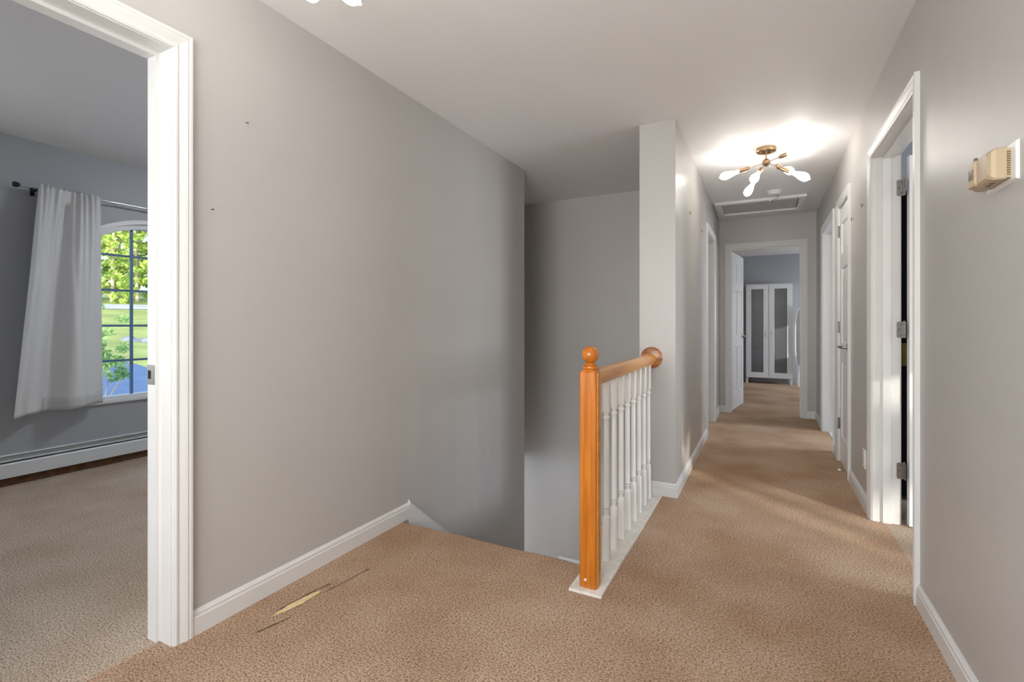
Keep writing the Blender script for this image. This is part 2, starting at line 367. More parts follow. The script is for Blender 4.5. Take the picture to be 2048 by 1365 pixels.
sp = MB(); sp.box(XL-T-.004, XL-.074-.002, .9415, .9425, .905, .975); o = sp.build('strike_plate', M['steel'], t); o['label'] = 'steel strike plate'
MB().box(XL-T+.004, XL-.1, .9405, .9415, .925, .955).build('latch_hole', M['dark'], t)
t = trim('trim_2', 'white casing and bluish lit jamb of the nearest right doorway')
casing(t, mpR, 2.52, 3.40, OH); jambs(t, mpR, 2.52, 3.40, OH, T, (.045, .083)); casing(t, mpRi, 2.52, 3.40, OH)
t = trim('trim_3', 'narrow white casing around the closed closet door')
casing(t, mpR, 4.25, 4.764, OH); jambs(t, mpR, 4.25, 4.764, OH, T, (.042, .07))
t = trim('trim_4', 'white casing of the farthest right doorway with white floor')
casing(t, mpR, 5.11, 5.98, OH); jambs(t, mpR, 5.11, 5.98, OH, T, (.075, .11)); casing(t, mpRi, 5.11, 5.98, OH)
t = trim('trim_5', 'white casing of the doorway in the left hallway wall')
casing(t, mpH, 5.208, 6.002, OH); jambs(t, mpH, 5.208, 6.002, OH, T, None)
t = trim('trim_6', 'white casing around the bedroom doorway at the hallway end')
casing(t, mpF, -.368, .393, OH); jambs(t, mpF, -.368, .393, OH, T, (.03, .065)); casing(t, mpFi, -.368, .393, OH)

# ------------------------------------------------------------------ baseboards
BH, BT = .088, .014
BP = [(0, 0), (BT, 0), (BT, BH-.026), (BT-.003, BH-.022), (BT-.003, BH-.012), (BT-.008, BH-.005), (.003, BH), (0, BH)]
def baseboard(name, label, mp, s0, s1, m0=0, m1=0):
    """m0/m1: mitre slope at the ends (+1 outside corner, -1 inside)"""
    r0 = [mp(s0-m0*n, n, z) for n, z in BP]; r1 = [mp(s1+m1*n, n, z) for n, z in BP]
    return tag(MB().loft([r0, r1]).build(name, M['trim']), label, 'baseboard', 'structure')
baseboard('baseboard_left', 'white baseboard along the long left wall', mpL, 1.019, 2.22)
baseboard('baseboard_left_back', 'white baseboard on the left wall behind the viewer', mpL, -1.5, .071)
baseboard('baseboard_right', 'white baseboard at the lower right, nearest the viewer', mpR, -1.5, 2.456)
baseboard('baseboard_right_middle', 'white baseboard under the outlet', mpR, 3.464, 4.186)
baseboard('baseboard_right_gap', 'short white baseboard between the closet and the next doorway', mpR, 4.828, 5.046)
baseboard('baseboard_right_far', 'short white baseboard at the far right hallway corner', mpR, 6.044, YE, 0, -1)
mpC = lambda s, n, z: (s, YC-n, z)
baseboard('baseboard_column', 'white baseboard on the wall end beside the railing', mpC, -.735, XH, 0, 1)
baseboard('baseboard_hallway_left', 'white baseboard along the left hallway wall', mpH, YC, 5.144, 1, 0)
baseboard('baseboard_hallway_left_far', 'short white baseboard at the far left hallway corner', mpH, 6.066, YE, 0, -1)
baseboard('baseboard_far_left', 'tiny white baseboard left of the bedroom doorway', mpF, XH, -.432, -1, 0)
baseboard('baseboard_far_right', 'short white baseboard right of the bedroom doorway', mpF, .457, XR, 0, -1)
mpS = lambda s, n, z: (s, YS-n, z-1.45)
baseboard('baseboard_stairwell', 'white baseboard on the entry landing below', mpS, -1.945, -.735)

# ------------------------------------------------------------------ staircase
st = thing('staircase', 'tan carpeted stairs going down beside the long left wall', 'stairs', (0, 0, 0))
RISE, RUN = .193, .225
def nosed_step(k):
    y0 = NE-.03+RUN*(k-1); z = -RISE*k
    ring = []
    yn = y0+RUN; r = .02
    prof = [(y0-.0, z-.19), (y0-.0, z)]+[(yn+r*math.sin(a), z-r+r*math.cos(a)) for a in np.linspace(0, PI, 7)]+[(yn, z-.19)]
    return MB().loft([[(XL+.016, y, zz) for y, zz in prof], [(-.745, y, zz) for y, zz in prof]])
r = .022
prof = [(NE-.03, -.25), (NE-.03, 0)]+[(NE-r+r*math.sin(a)+.0, -r+r*math.cos(a)) for a in np.linspace(.05, PI, 9)]+[(NE-.024, -.25)]
xs = np.linspace(XL+.001, -.736, 22); rng = random.Random(4); rings = []
for i, x in enumerate(xs):
    w = 0 if i in (0, 21) else rng.uniform(-.003, .003)
    rings.append([(x, y+(w if k > 1 else 0), z+(w*.5 if k > 2 and z > -.03 else 0)) for k, (y, z) in enumerate(prof)])
MB().loft(rings).build('nosing', M['carpet'], st, smooth=True)
for k in range(1, 7): nosed_step(k).build('step', M['carpet'], st, smooth=True)
sl = RISE/RUN
b = MB(); ya, yb = 2.222, 3.70
za = BH+.004
b.hexa([(XL+.001, ya, 0), (XL+.014, ya, 0), (XL+.014, yb, -(yb-ya)*sl), (XL+.001, yb, -(yb-ya)*sl), (XL+.001, ya, za), (XL+.014, ya, za), (XL+.014, yb, za-(yb-ya)*sl), (XL+.001, yb, za-(yb-ya)*sl)])
b.hexa([(XL+.001, ya, -.3), (XL+.014, ya, -.3), (XL+.014, yb, -.3-(yb-ya)*sl), (XL+.001, yb, -.3-(yb-ya)*sl), (XL+.001, ya, 0), (XL+.014, ya, 0), (XL+.014, yb, -(yb-ya)*sl), (XL+.001, yb, -(yb-ya)*sl)])
b.build('skirt_board', M['trim'], st)
c = MB(); c.hexa([(XL+.001, ya, za), (XL+.018, ya, za), (XL+.018, yb, za-(yb-ya)*sl), (XL+.001, yb, za-(yb-ya)*sl), (XL+.001, ya, za+.012), (XL+.010, ya, za+.012), (XL+.010, yb, za+.012-(yb-ya)*sl), (XL+.001, yb, za+.012-(yb-ya)*sl)])
c.build('skirt_cap', M['trim'], st)

# ------------------------------------------------------------------ stair railing
rl = thing('stair_railing', 'orange wood railing with white spindles at the top of the stairs', 'railing', (-.655, 1.99, 0))
off = Vector((.655, -1.99, 0))
def rb(mb, name, m, parent=rl, smooth=False):
    if parent is rl: mb.v = [tuple(Vector(p)+off) for p in mb.v]
    return mb.build(name, m, parent, smooth)
o = rb(MB().box(-.727, -.587, 1.925, 3.255, 0, .012), 'base_plate', M['plate']); o['label'] = 'worn white board under the spindles'
b = MB(); x0, x1, y0, y1 = -.692, -.619, 1.955, 2.030
c8 = lambda x0, x1, y0, y1, z, c: [(x0+c, y0, z), (x1-c, y0, z), (x1, y0+c, z), (x1, y1-c, z), (x1-c, y1, z), (x0+c, y1, z), (x0, y1-c, z), (x0, y0+c, z)]
b.loft([c8(x0, x1, y0, y1, .012, .005), c8(x0, x1, y0, y1, .914, .005), c8(x0+.010, x1-.010, y0+.010, y1-.010, .926, .005)])
nw = rb(b, 'newel_post', M['newel'])
xc, yc = (x0+x1)/2, (y0+y1)/2
def sub(mb, name, m, parent, smooth=False):
    mb.v = [tuple(Vector(p)+off) for p in mb.v]; return mb.build(name, m, parent, smooth)
R0 = .0365
prof = [(.030, .926), (.033, .930), (.034, .936), (.032, .941), (.024, .944), (.026, .947), (.024, .951), (.016, .954)]
prof += [(R0*math.sin(a), .989-R0*math.cos(a)) for a in np.linspace(.42, PI, 18)]
sub(MB().lathe([(.001, .926)]+prof, (xc, yc, 0), n=32), 'ball_finial', M['newel'], nw, smooth=True)
sub(MB().lathe([(.0055, 0), (.0055, .004), (.003, .006), (.0001, .0065)], (-.664, y0, .047), (0, -1, 0), 14), 'screw_cap', M['plastic'], nw, True)['label'] = 'small white screw cap'
for yy in (1.972, 1.984, 2.004): sub(box(x1-.001, x1+.0035, yy, yy+.007, .014, .912), 'bead_strip', M['rail'], nw)
# handrail, profile in x-z swept along y
HX, HZ = -.655, .858
hp = [(-.022, 0), (.022, 0), (.022, .008), (.026, .012), (.031, .020), (.031, .040), (.028, .050), (.018, .060), (.006, .065), (-.006, .065), (-.018, .060), (-.028, .050), (-.031, .040), (-.031, .020), (-.026, .012), (-.022, .008)]
rb(MB().loft([[(HX+x, y, HZ+z) for x, z in hp] for y in (2.0305, 3.249)]), 'handrail', M['rail'], smooth=True)
rb(MB().lathe([(.001, 0), (.070, 0), (.070, .010), (.066, .015), (.060, .018), (.001, .018)], (HX, YC-.0005, .898), (0, -1, 0), 36), 'rosette', M['oak'], smooth=True)
# spindles
def ngon(sq, z, n=16):
    if sq > 0:
        r = []
        for k in range(n):
            a = 2*PI*(k+.5)/n; c_, s_ = math.cos(a), math.sin(a); m_ = max(abs(c_), abs(s_)); r.append((sq*c_/m_, sq*s_/m_, z))
        return r
    return [(-sq*math.cos(2*PI*(k+.5)/n), -sq*math.sin(2*PI*(k+.5)/n), z) for k in range(n)]
S = .016
rings = [ngon(S, .012), ngon(S, .212), ngon(-.0155, .222), ngon(-.0110, .226), ngon(-.0105, .238), ngon(-.0135, .248), ngon(-.0105, .252), ngon(-.0145, .256), ngon(-.0155, .260), ngon(-.0145, .264), ngon(-.0135, .266),
         ngon(-.0135, .40), ngon(-.0125, .655), ngon(-.0120, .672), ngon(-.0150, .676), ngon(-.0160, .681), ngon(-.0150, .686), ngon(-.0115, .689), ngon(-.0110, .697), ngon(-.0150, .703), ngon(S, .713), ngon(S, .8595)]
sm = MB().loft(rings).mesh('spindle', M['spindle'], True)
for i in range(9):
    o = bpy.data.objects.new('spindle', sm); COL.objects.link(o); o.parent = rl; o.location = Vector((-.655, 2.098+.1325*i, 0))+off

# ------------------------------------------------------------------ ceiling lights
HUB = -.106
DIRS = [(-.264, .04, -.045), (-.12, .2, -.142), (.22, -.05, -.142), (.196, -.18, .007), (-.068, -.2, -.151), (.149, .22, -.017)]
def bulb_profile():
    p = [(.0125, .185), (.0135, .205), (.0160, .222), (.0215, .245), (.0270, .265), (.0300, .283), (.0302, .295), (.0280, .308), (.0225, .319), (.0140, .327), (.0060, .331), (.0045, .336), (.0001, .3385)]
    return p
def ceiling_light(label, loc, rz, glow='bulb'):
    t = thing('ceiling_light', label, 'ceiling light', loc, rz, group='brass ceiling lights with six bare bulbs')
    MB().lathe([(.001, 0), (.0685, 0), (.0685, -.024), (.066, -.027), (.062, -.027), (.060, -.022), (.001, -.022)], n=40).build('canopy', M['brass'], t, True)
    for sx in (-.035, .035): MB().lathe([(.001, -.020), (.0045, -.022), (.0045, -.028), (.002, -.031), (.0001, -.031)], (sx, 0, 0), n=10).build('screw', M['brass'], t, True)
    MB().lathe([(.006, -.02), (.006, HUB+.02)], n=12).build('stem', M['brass'], t, True)
    MB().lathe([(.0285*math.sin(a), HUB-.0285*math.cos(a)) for a in np.linspace(0, PI, 16)], n=24).build('hub', M['brass'], t, True)
    MB().lathe([(.0001, HUB-.035), (.004, HUB-.034), (.005, HUB-.027)], n=10).build('finial', M['brass'], t, True)
    for d in DIRS:
        d = Vector(d).normalized(); c = (0, 0, HUB)
        a = MB().lathe([(.0035, .02), (.0035, .120)], c, d, 10).build('arm', M['nickel'], t, True)
        MB().lathe([(.004, .112), (.011, .116), (.011, .124), (.014, .127), (.0165, .130), (.0165, .188), (.0150, .189), (.0150, .182), (.001, .182)], c, d, 20).build('socket', M['brass'], a, True)
        MB().lathe(bulb_profile(), c, d, 18).build('bulb', M[glow], t, 'all')
    return t
ceiling_light('brass ceiling light with six bare bulbs halfway down the hallway', (.016, 4.13, C), 0)
ceiling_light('ceiling light cut off by the top edge above the long left wall', (-1.295, .925, C), math.radians(302), 'bulb_dim')
# dome lamp in the left room (out of sight, lights that room)
t = thing('dome_light', 'round dome ceiling light inside the left room', 'ceiling light', (-3.1, 2.75, C))
MB().lathe([(.001, 0), (.16, 0), (.16, -.02), (.15, -.025), (.001, -.025)], n=32).build('base', M['plastic'], t, True)
MB().lathe([(.15, -.022), (.145, -.05), (.12, -.085), (.07, -.105), (.0001, -.112)], n=32).build('shade', mat('lit opal glass', (.9, .93, 1), .4, emit=((.88, .94, 1), 62)), t, True)

# ------------------------------------------------------------------ smoke detector and attic hatch
t = thing('smoke_detector', 'round white smoke detector between ceiling light and attic hatch', 'smoke detector', (.095, 5.50, C))
MB().lathe([(.001, 0), (.070, 0), (.070, -.012), (.062, -.016), (.001, -.016)], n=32).build('base', M['plastic'], t, True)
MB().lathe([(.058, -.016), (.054, -.030), (.040, -.036), (.001, -.036)], n=32).build('cover', M['plastic'], t, True)
MB().tube([(.02, 0, -.036), (.035, .02, -.05), (.03, .06, -.055), (-.005, .10, -.06), (-.015, .16, -.062), (-.018, .2, -.055)], .0022).build('wire', M['grey'], t, True)
t = thing('attic_hatch', 'white framed attic hatch panel in the hallway ceiling', 'attic hatch', (0, 0, 0))
hx0, hx1, hy0, hy1, w = -.478, .388, 5.75, 6.42, .062
tz = C-.024
for nm, a in (('frame_board', (hx0, hx1, hy0, hy0+w)), ('frame_board', (hx0, hx1, hy1-w, hy1)), ('frame_board', (hx0, hx0+w, hy0+w, hy1-w)), ('frame_board', (hx1-w, hx1, hy0+w, hy1-w))):
    MB().box(a[0], a[1], a[2], a[3], tz, C+.001).build(nm, M['plastic'], t)
MB().box(hx0+w+.004, hx1-w-.006, hy0+w+.004, hy1-w-.004, C-.006, C+.001).build('panel', M['wall'], t)
MB().box(hx1-w-.006, hx1-w, hy0+w+.1, hy1-w, C-.003, C+.001).build('gap', M['dark'], t)
MB().box(.05, .068, hy0-.001, hy0+.02, tz-.012, tz).build('pull_tab', M['plastic'], t)

# ------------------------------------------------------------------ doors
def make_door(name, label, w, h, t, loc, rz, cols=2, handle=None, hinge_mat='steel', hinge_side=1, hinges=True):
    """hinge edge at x=0, leaf along +x, thickness y in [0,t]"""
    d = thing(name, label, 'door', loc, rz, 'structure')
    st_ = .112 if cols == 2 else .10
    xs = [(st_, w/2-.05), (w/2+.05, w-st_)] if cols == 2 else [(st_, w-st_)]
    zs = [(.215, .815), (.965, 1.565), (1.680, h-.125)]
    b = MB(); b.box(0, st_, 0, t, .008, h); b.box(w-st_, w, 0, t, .008, h)
    if cols == 2: b.box(w/2-.05, w/2+.05, 0, t, .008, h)
    zc = .008
    for z0, z1 in zs+[(h, h)]:
        for x0, x1 in xs: b.box(x0, x1, 0, t, zc, z0)
        zc = z1
    b.build('frame', M['door'], d)
    for z0, z1 in zs:
        for x0, x1 in xs:
            p = MB(); rc, i1, i2 = .010, .012, .040
            def rect(i, y): return [(x0+i, y, z0+i), (x1-i, y, z0+i), (x1-i, y, z1-i), (x0+i, y, z1-i)]
            p.loft([rect(0, t*.5), rect(0, .002), rect(i1, rc), rect(i1+.006, rc), rect(i2, .004)][::1])
            p.loft([rect(0, t*.5), rect(0, t-.002), rect(i1, t-rc), rect(i1+.006, t-rc), rect(i2, t-.004)])
            p.build('panel', M['door'], d)
    if handle:
        hx, hz, side, towards = handle
        yb = 0 if side < 0 else t
        g = MB().lathe([(.001, 0), (.031, 0), (.031, .006), (.026, .011), (.012, .014), (.010, .05), (.001, .05)], (hx, yb, hz), (0, side, 0), 24).build('handle', M['nickel'], d, True)
        MB().tube([(hx+.012*-towards, yb+side*.046, hz), (hx, yb+side*.050, hz), (hx+towards*.05, yb+side*.054, hz+.002), (hx+towards*.105, yb+side*.050, hz-.002)], [.009, .0105, .009, .0075], 12).build('lever', M['nickel'], g, True)
    return d
def hinge(parent, p, u, v, mt='steel', L=.045, wd=.034, label=None):
    """butt hinge: knuckle at p, leaves along u (jamb) and v (door edge)"""
    p = Vector(p); u = Vector(u); v = Vector(v)
    k = MB()
    for i in range(5):
        z = -L+2*L*i/5
        k.lathe([(.001, z+.0008), (.0062, z+.0008), (.0062, z+2*L/5-.0008), (.001, z+2*L/5-.0008)], p, (0, 0, 1), 12)
    k.lathe([(.0001, L+.006), (.004, L+.005), (.005, L)], p, (0, 0, 1), 10)
    h = k.build('hinge', M[mt], parent, True)
    for q in (u, v):
        nrm = q.cross(Vector((0, 0, 1))).normalized(); ring = []
        for cx, cz, a0 in ((wd-.008, -L+.008, -PI/2), (wd-.008, L-.008, 0)):
            for a in np.linspace(a0, a0+PI/2, 5): ring.append((cx+.008*math.cos(a), cz+.008*math.sin(a)))
        ring = [(0, -L)]+ring+[(0, L)]
        a = [p+q*x+Vector((0, 0, z))+nrm*.0013 for x, z in ring]; c_ = [p+q*x+Vector((0, 0, z))-nrm*.0013 for x, z in ring]
        lf = MB().loft([a, c_]).build('leaf', M[mt], h)
        sc = MB()
        for sx, sz in ((.012, -.030), (.022, 0), (.012, .030)):
            sc.lathe([(.0001, -.0022), (.0036, -.0022), (.0036, .0022), (.0001, .0022)], p+q*sx+Vector((0, 0, sz)), nrm, 8)
        sc.build('screw', M['grey'], h, True)
    return h
# bedroom door at the hallway end, swung into the bedroom
d1 = make_door('door_1', 'white six panel door swung open into the far bedroom', .752, 2.045, .035, (-.360, YE+T+.012, 0), math.radians(82), 2, (.69, .95, -1, -1))
# open door of the side room (hinged on the far jamb, swung into the room)
d2 = make_door('door_2', 'white door edge with three hinges in the nearest right doorway', .86, 2.045, .035, (XR+T+.040, 3.372, 0), math.radians(7), 2)
for z in (.302, 1.087, 1.878):
    h = hinge(d2, (0, 0, 0), (-1, 0, 0), (0, -1, 0)); h.parent = None
    h.parent = d2; h.matrix_parent_inverse = Matrix()
    for o in [h]: o.location = (-.014, .030, z); o.rotation_euler = (0, 0, -math.radians(7))
# black shape added to darken the gap behind the side room door; yellow bag
o = MB()
def ov(cx, cy, a, e, z, n=20): return [(cx+a*math.cos(2*PI*k/n)*(1+.08*math.sin(5*2*PI*k/n)), cy+e*math.sin(2*PI*k/n), z) for k in range(n)]
o.loft([ov(0, 0, .20, .05, .03), ov(0, 0, .19, .055, .6), ov(0, 0, .17, .06, 1.2), ov(0, 0, .19, .06, 1.75), ov(0, 0, .14, .05, 1.9), ov(0, 0, .04, .03, 1.98)])
o = tag(o.build('gap_shade', mat('black gap shade', lin((22, 21, 22)), .95, spec=.1), None, True), 'long black shape added to darken the gap behind the open side room door', 'gap_shade'); o.location = (.86, 3.92, 0)
o = MB().loft([ov(0, 0, .09, .03, .86), ov(0, 0, .10, .04, .89), ov(0, 0, .09, .035, .97), ov(0, 0, .06, .02, 1.0)]).build('bag', mat('yellow bag cloth', lin((120, 98, 34)), .8), None, True)
tag(o, 'yellow bag hanging in the dark gap of the near right door', 'bag').location = (.80, 3.81, 0)
# closet door, closed
d3 = make_door('door_3', 'closed narrow white three panel closet door with lever handle', .508, 2.045, .035, (XR+.002+.035, 4.761, 0), -PI/2, 1, None)
d3.rotation_euler = (0, 0, -PI/2); d3.location = (XR+.002, 4.761, 0)
# local x -> -y, local y -> +x : leaf occupies x in [XR+.002, XR+.037]
g = MB().lathe([(.001, 0), (.031, 0), (.031, .006), (.026, .011), (.012, .014), (.010, .05), (.001, .05)], (.455, 0, .947), (0, -1, 0), 24).build('handle', M['nickel'], d3, True)
MB().tube([(.468, -.046, .947), (.455, -.050, .947), (.405, -.054, .949), (.350, -.050, .945)], [.009, .0105, .009, .0075], 12).build('lever', M['nickel'], g, True)
for z in (.309, 1.092, 1.871):
    h = hinge(d3, (0, 0, 0), (0, 1, 0), (.05, 1, 0), wd=.02); h.location = (-.001, -.009, z)
    MB().box(-.014, .014, -.0035, -.0015, z-.045, z+.045).build('hinge_plate', M['steel'], d3)

# ------------------------------------------------------------------ thermostat and outlet
t = thing('thermostat', 'old tan thermostat on the right wall', 'thermostat', (XR, 1.70, 1.52))
# local: x into room is negative, y along wall
b = MB(); b.hexa([(-.006, -.086, -.044), (0, -.090, -.048), (0, .090, -.048), (-.006, .086, -.044), (-.006, -.086, .046), (0, -.090, .050), (0, .090, .050), (-.006, .086, .046)])
o = b.build('wall_plate', M['plastic'], t); o['label'] = 'white mounting plate'
MB().box(-.016, -.006, -.064, .064, -.036, .036).build('back_box', M['tan'], t)
for i in range(11):
    MB().box(-.015, -.008, -.0655, -.0645, -.030+i*.0056, -.0275+i*.0056).build('vent_slot', M['tan_dark'], t)
def rr(y0, y1, z0, z1, x, c): return [(x, y0+c, z0), (x, y1-c, z0), (x, y1, z0+c), (x, y1, z1-c), (x, y1-c, z1), (x, y0+c, z1), (x, y0, z1-c), (x, y0, z0+c)]
MB().loft([rr(-.068, .068, -.040, .040, -.016, .003), rr(-.068, .068, -.040, .040, -.036, .004), rr(-.064, .064, -.036, .036, -.044, .006), rr(-.056, .058, -.030, .030, -.049, .008)]).build('cover', M['tan'], t)
MB().loft([rr(.012, .064, -.034, .034, -.044, .004), rr(.012, .064, -.034, .034, -.050, .004), rr(.015, .061, -.031, .031, -.053, .006)]).build('dial_cover', M['tan'], t)
MB().box(-.0545, -.0525, .024, .050, -.012, .014).build('display', M['greyglass'], t)
MB().box(-.050, -.044, .020, .030, .034, .042).build('lever', M['tan_dark'], t)
for yy in (-.03, -.006): MB().box(-.034, -.026, yy, yy+.012, -.041, -.039).build('slot', M['tan_dark'], t)
for i in range(4): MB().box(-.034, -.024, -.050+i*.007, -.047+i*.007, .0395, .0408).build('vent_slot', M['tan_dark'], t)
t = thing('wall_outlet', 'white wall outlet low on the right wall by the near doorway', 'outlet', (XR, 3.645, .292))
MB().loft([rr(-.036, .036, -.058, .058, 0, .002), rr(-.036, .036, -.058, .058, -.003, .004), rr(-.032, .032, -.054, .054, -.006, .004)]).build('cover_plate', M['plastic'], t)
for z in (-.02, .02):
    o = MB().loft([rr(-.017, .017, z-.014, z+.014, -.005, .006), rr(-.017, .017, z-.014, z+.014, -.008, .006)]).build('socket', M['plastic'], t)
    for yy in (-.007, .006): MB().box(-.0086, -.0078, yy, yy+.002, z-.005, z+.006).build('slot', M['dark'], o)

# ------------------------------------------------------------------ wall hooks and nails
def hook(loc, nrm, s, label):
    nrm = Vector(nrm); sd_ = Vector((0, 1, 0)) ; p = Vector(loc)
    pts = [p+nrm*.0]+[p+nrm*.012+Vector((0, 0, s*.5))*1]+[p+nrm*(.012)+sd_*s*.4*math.sin(a)+Vector((0, 0, s*.5*math.cos(a))) for a in np.linspace(.3, PI*1.3, 9)]
    tag(MB().tube([q-p for q in pts], .0016, 6).build('wall_hook', M['grey'], None, True), label, 'hook').location = p
hook((XH, 3.907, 1.961), (1, 0, 0), .022, 'small wire hook on the left hallway wall near the wall corner')
hook((XH, 4.703, 1.963), (1, 0, 0), .022, 'small wire hook on the left hallway wall near the doorway')
hook((XR, 3.67, 1.853), (-1, 0, 0), .022, 'small wire hook on the right wall beside the near doorway')
hook((XR, 4.066, 1.842), (-1, 0, 0), .022, 'small wire hook on the right wall beside the closet door')
def nail(loc, label):
    o = MB().lathe([(.001, 0), (.0012, .010), (.003, .010), (.003, .0115), (.0001, .012)], (0, 0, 0), (1, .25, -.2), 8).build('nail', M['grey'], None, True)
    o.location = loc; tag(o, label, 'nail')
nail((XL, 1.229, 1.919), 'tiny nail high on the long left wall')
nail((XL, 1.092, 1.547), 'tiny nail on the left wall beside the door casing')
tag(MB().lathe([(.0001, 0), (.010, .002), (.012, .008), (.006, .015), (.0001, .017)], n=9).build('scrap', M['plastic'], None), 'small white scrap on the carpet at the closet door', 'scrap').location = (.512, 4.44, 0)

# ------------------------------------------------------------------ arched window in the left room
wn = thing('window_1', 'arched white window with white muntins coloured blue as in shade in the left room', 'window', (0, 0, 0), kind='structure')
XW = -4.745
def arch_loop(off, z0):
    hw = WHALF+off
    ys = np.linspace(WY-hw, WY+hw, 29)
    R_ = WR+off
    return [(WY-hw, z0)]+[(y, WCZ+math.sqrt(R_*R_-(y-WY)**2)) for y in ys]+[(WY+hw, z0)]
def frame_ring(o0, z0, o1, z1, xa, xb):
    A = arch_loop(o0, z0); B = arch_loop(o1, z1); b = MB(); n = len(A)
    vs = [(xa, *p) for p in A]+[(xa, *p) for p in B]+[(xb, *p) for p in A]+[(xb, *p) for p in B]
    fs = []
    for i in range(n):
        j = (i+1) % n
        fs += [(i, j, n+j, n+i), (2*n+i, 3*n+i, 3*n+j, 2*n+j), (i, 2*n+i, 2*n+j, j), (n+i, n+j, 3*n+j, 3*n+i)]
    return b.add(vs, fs)
frame_ring(-.001, WZ0+.001, -.045, WZ0+.032, XW-.04, XW+.055).build('frame', M['window'], wn)
frame_ring(.028, WZ0-.02, -.006, WZ0+.006, -4.671, -4.662).build('arch_trim', M['window'], wn)
MB().box(-4.75, -4.645, WY-WHALF-.03, WY+WHALF+.03, WZ0-.012, WZ0+.010).build('sill', M['window'], wn)
GY = [WY-WHALF+.045, 1.865, 2.175, 2.485, 2.795, WY+WHALF-.045]; GZ = [WZ0+.032, .817, 1.105, 1.398, 1.686]
def garch(y): return WCZ+math.sqrt((WR-.045)**2-(y-WY)**2)
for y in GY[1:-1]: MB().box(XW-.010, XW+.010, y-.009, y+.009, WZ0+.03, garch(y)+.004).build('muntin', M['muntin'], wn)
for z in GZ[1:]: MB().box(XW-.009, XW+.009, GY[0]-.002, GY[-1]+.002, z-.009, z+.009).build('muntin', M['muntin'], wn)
for i in range(5):
    for k in range(5):
        a, e = GY[i], GY[i+1]; z0 = GZ[k]
        if k < 4:
            z1 = GZ[k+1]; top = [(e, min(z1, garch(e))), (a, min(z1, garch(a)))]
        else:
            top = [(y, max(garch(y), z0+.001)) for y in np.linspace(e, a, 7)]
        P = [(a, z0), (e, z0)]+top
        MB().loft([[(XW-.002, *p) for p in P], [(XW+.002, *p) for p in P]]).build('pane', M['glass'], wn)

# curtain rod and curtain
t = thing('curtain_rod', 'thin metal curtain rod above the arched window', 'curtain rod', (-4.59, 1.418, 2.085))
MB().lathe([(.0075, 0), (.0075, 1.85)], (0, .01, 0), (0, 1, 0), 12).build('rod', M['chrome'], t, True)
for y in (-.004, 1.86): MB().lathe([(.001, -.016), (.017, -.016), (.019, -.006), (.017, .012), (.009, .016), (.009, .02)], (0, y, 0), (0, 1, 0), 16).build('finial', M['darkmetal'], t, True)
for y in (.105, 1.74):
    b = MB(); b.box(-.082, -.004, y-.006, y+.006, -.018, -.008); b.box(-.082, -.076, y-.012, y+.012, -.045, .02); b.build('bracket', M['dark'], t)
ct = thing('curtain', 'white curtain panel hanging left of the arched window', 'curtain', (-4.59, 1.7, .5))
NS, NT = 110, 70
def curtain_pt(s, t):
    """s 0..1 left to right, t 0 top .. 1 bottom"""
    yl = 1.520+(-.165)*(t**.85); yr = 1.890+.012*t
    y = yl+(yr-yl)*s
    g = math.exp(-t*5)
    fold = .016*g*math.sin(s*62+1.2*math.sin(s*9))
    wide = (1-.6*g)*1.8*(.040*math.sin(s*9.5+.6+.5*t)*(1-.75*max(0, s-.55)/.45)+.022*math.sin(s*23+t*1.2)*(1-.85*s)*(1-.35*t))
    step = .026*(1/(1+math.exp((s-(.50+.22*t))*60)))*min(1, t*2.5)
    x = .030+fold+wide+step+.010*t
    if t < .03: x *= .9
    z = 2.105-(2.105-.500)*t+(.006*math.sin(s*75)*math.exp(-t*60))+(.012*(s-.3)*(t) if s > .6 else 0)
    return (max(x, .012 if t < .06 else -.055), y-1.7, z-.5-.012*t*(1-s))
def sheet(s0, s1, t0, t1, ns, ntt, dx=0):
    vs = [(curtain_pt(s0+(s1-s0)*i/ns, t0+(t1-t0)*j/ntt)) for j in range(ntt+1) for i in range(ns+1)]
    vs = [(x+dx, y, z) for x, y, z in vs]
    fs = [(j*(ns+1)+i, j*(ns+1)+i+1, (j+1)*(ns+1)+i+1, (j+1)*(ns+1)+i) for j in range(ntt) for i in range(ns)]
    return MB().add(vs, fs)
o = sheet(0, 1, 0, 1, NS, NT).build('cloth', M['cloth'], ct, 'all')
md = o.modifiers.new('thickness', 'SOLIDIFY'); md.thickness = .0015
o = sheet(.36, .995, .945, 1, 60, 3, .003).build('hem', M['hem'], ct, 'all'); o['label'] = 'doubled grey hem'
md = o.modifiers.new('thickness', 'SOLIDIFY'); md.thickness = .001

# baseboard heater
t = thing('baseboard_heater', 'long white baseboard heater under the arched window', 'heater', (-4.67, 0, 0))
y0, y1 = -1.45, 3.6
def ext(name, prof, m): MB().loft([[(x, y0, z) for x, z in prof], [(x, y1, z) for x, z in prof]]).build(name, M[m], t)
ext('back_plate', [(.002, .03), (.006, .03), (.006, .196), (.03, .205), (.028, .212), (.002, .212)], 'heater')
ext('fin_element', [(.010, .07), (.05, .07), (.05, .16), (.010, .16)], 'heater_dark')
ext('damper', [(.036, .176), (.056, .172), (.057, .176), (.037, .180)], 'heater')
ext('front_panel', [(.058, .060), (.062, .060), (.062, .150), (.054, .160), (.050, .158), (.058, .148)], 'heater')
ext('bottom_gap', [(.004, .002), (.040, .002), (.040, .058), (.004, .058)], 'oldwood')

# ------------------------------------------------------------------ wardrobe and mirror in the bedroom
wd = thing('wardrobe', 'white two door wardrobe with smoky glass panels in the far bedroom', 'wardrobe', (.085, 10.235, 0))
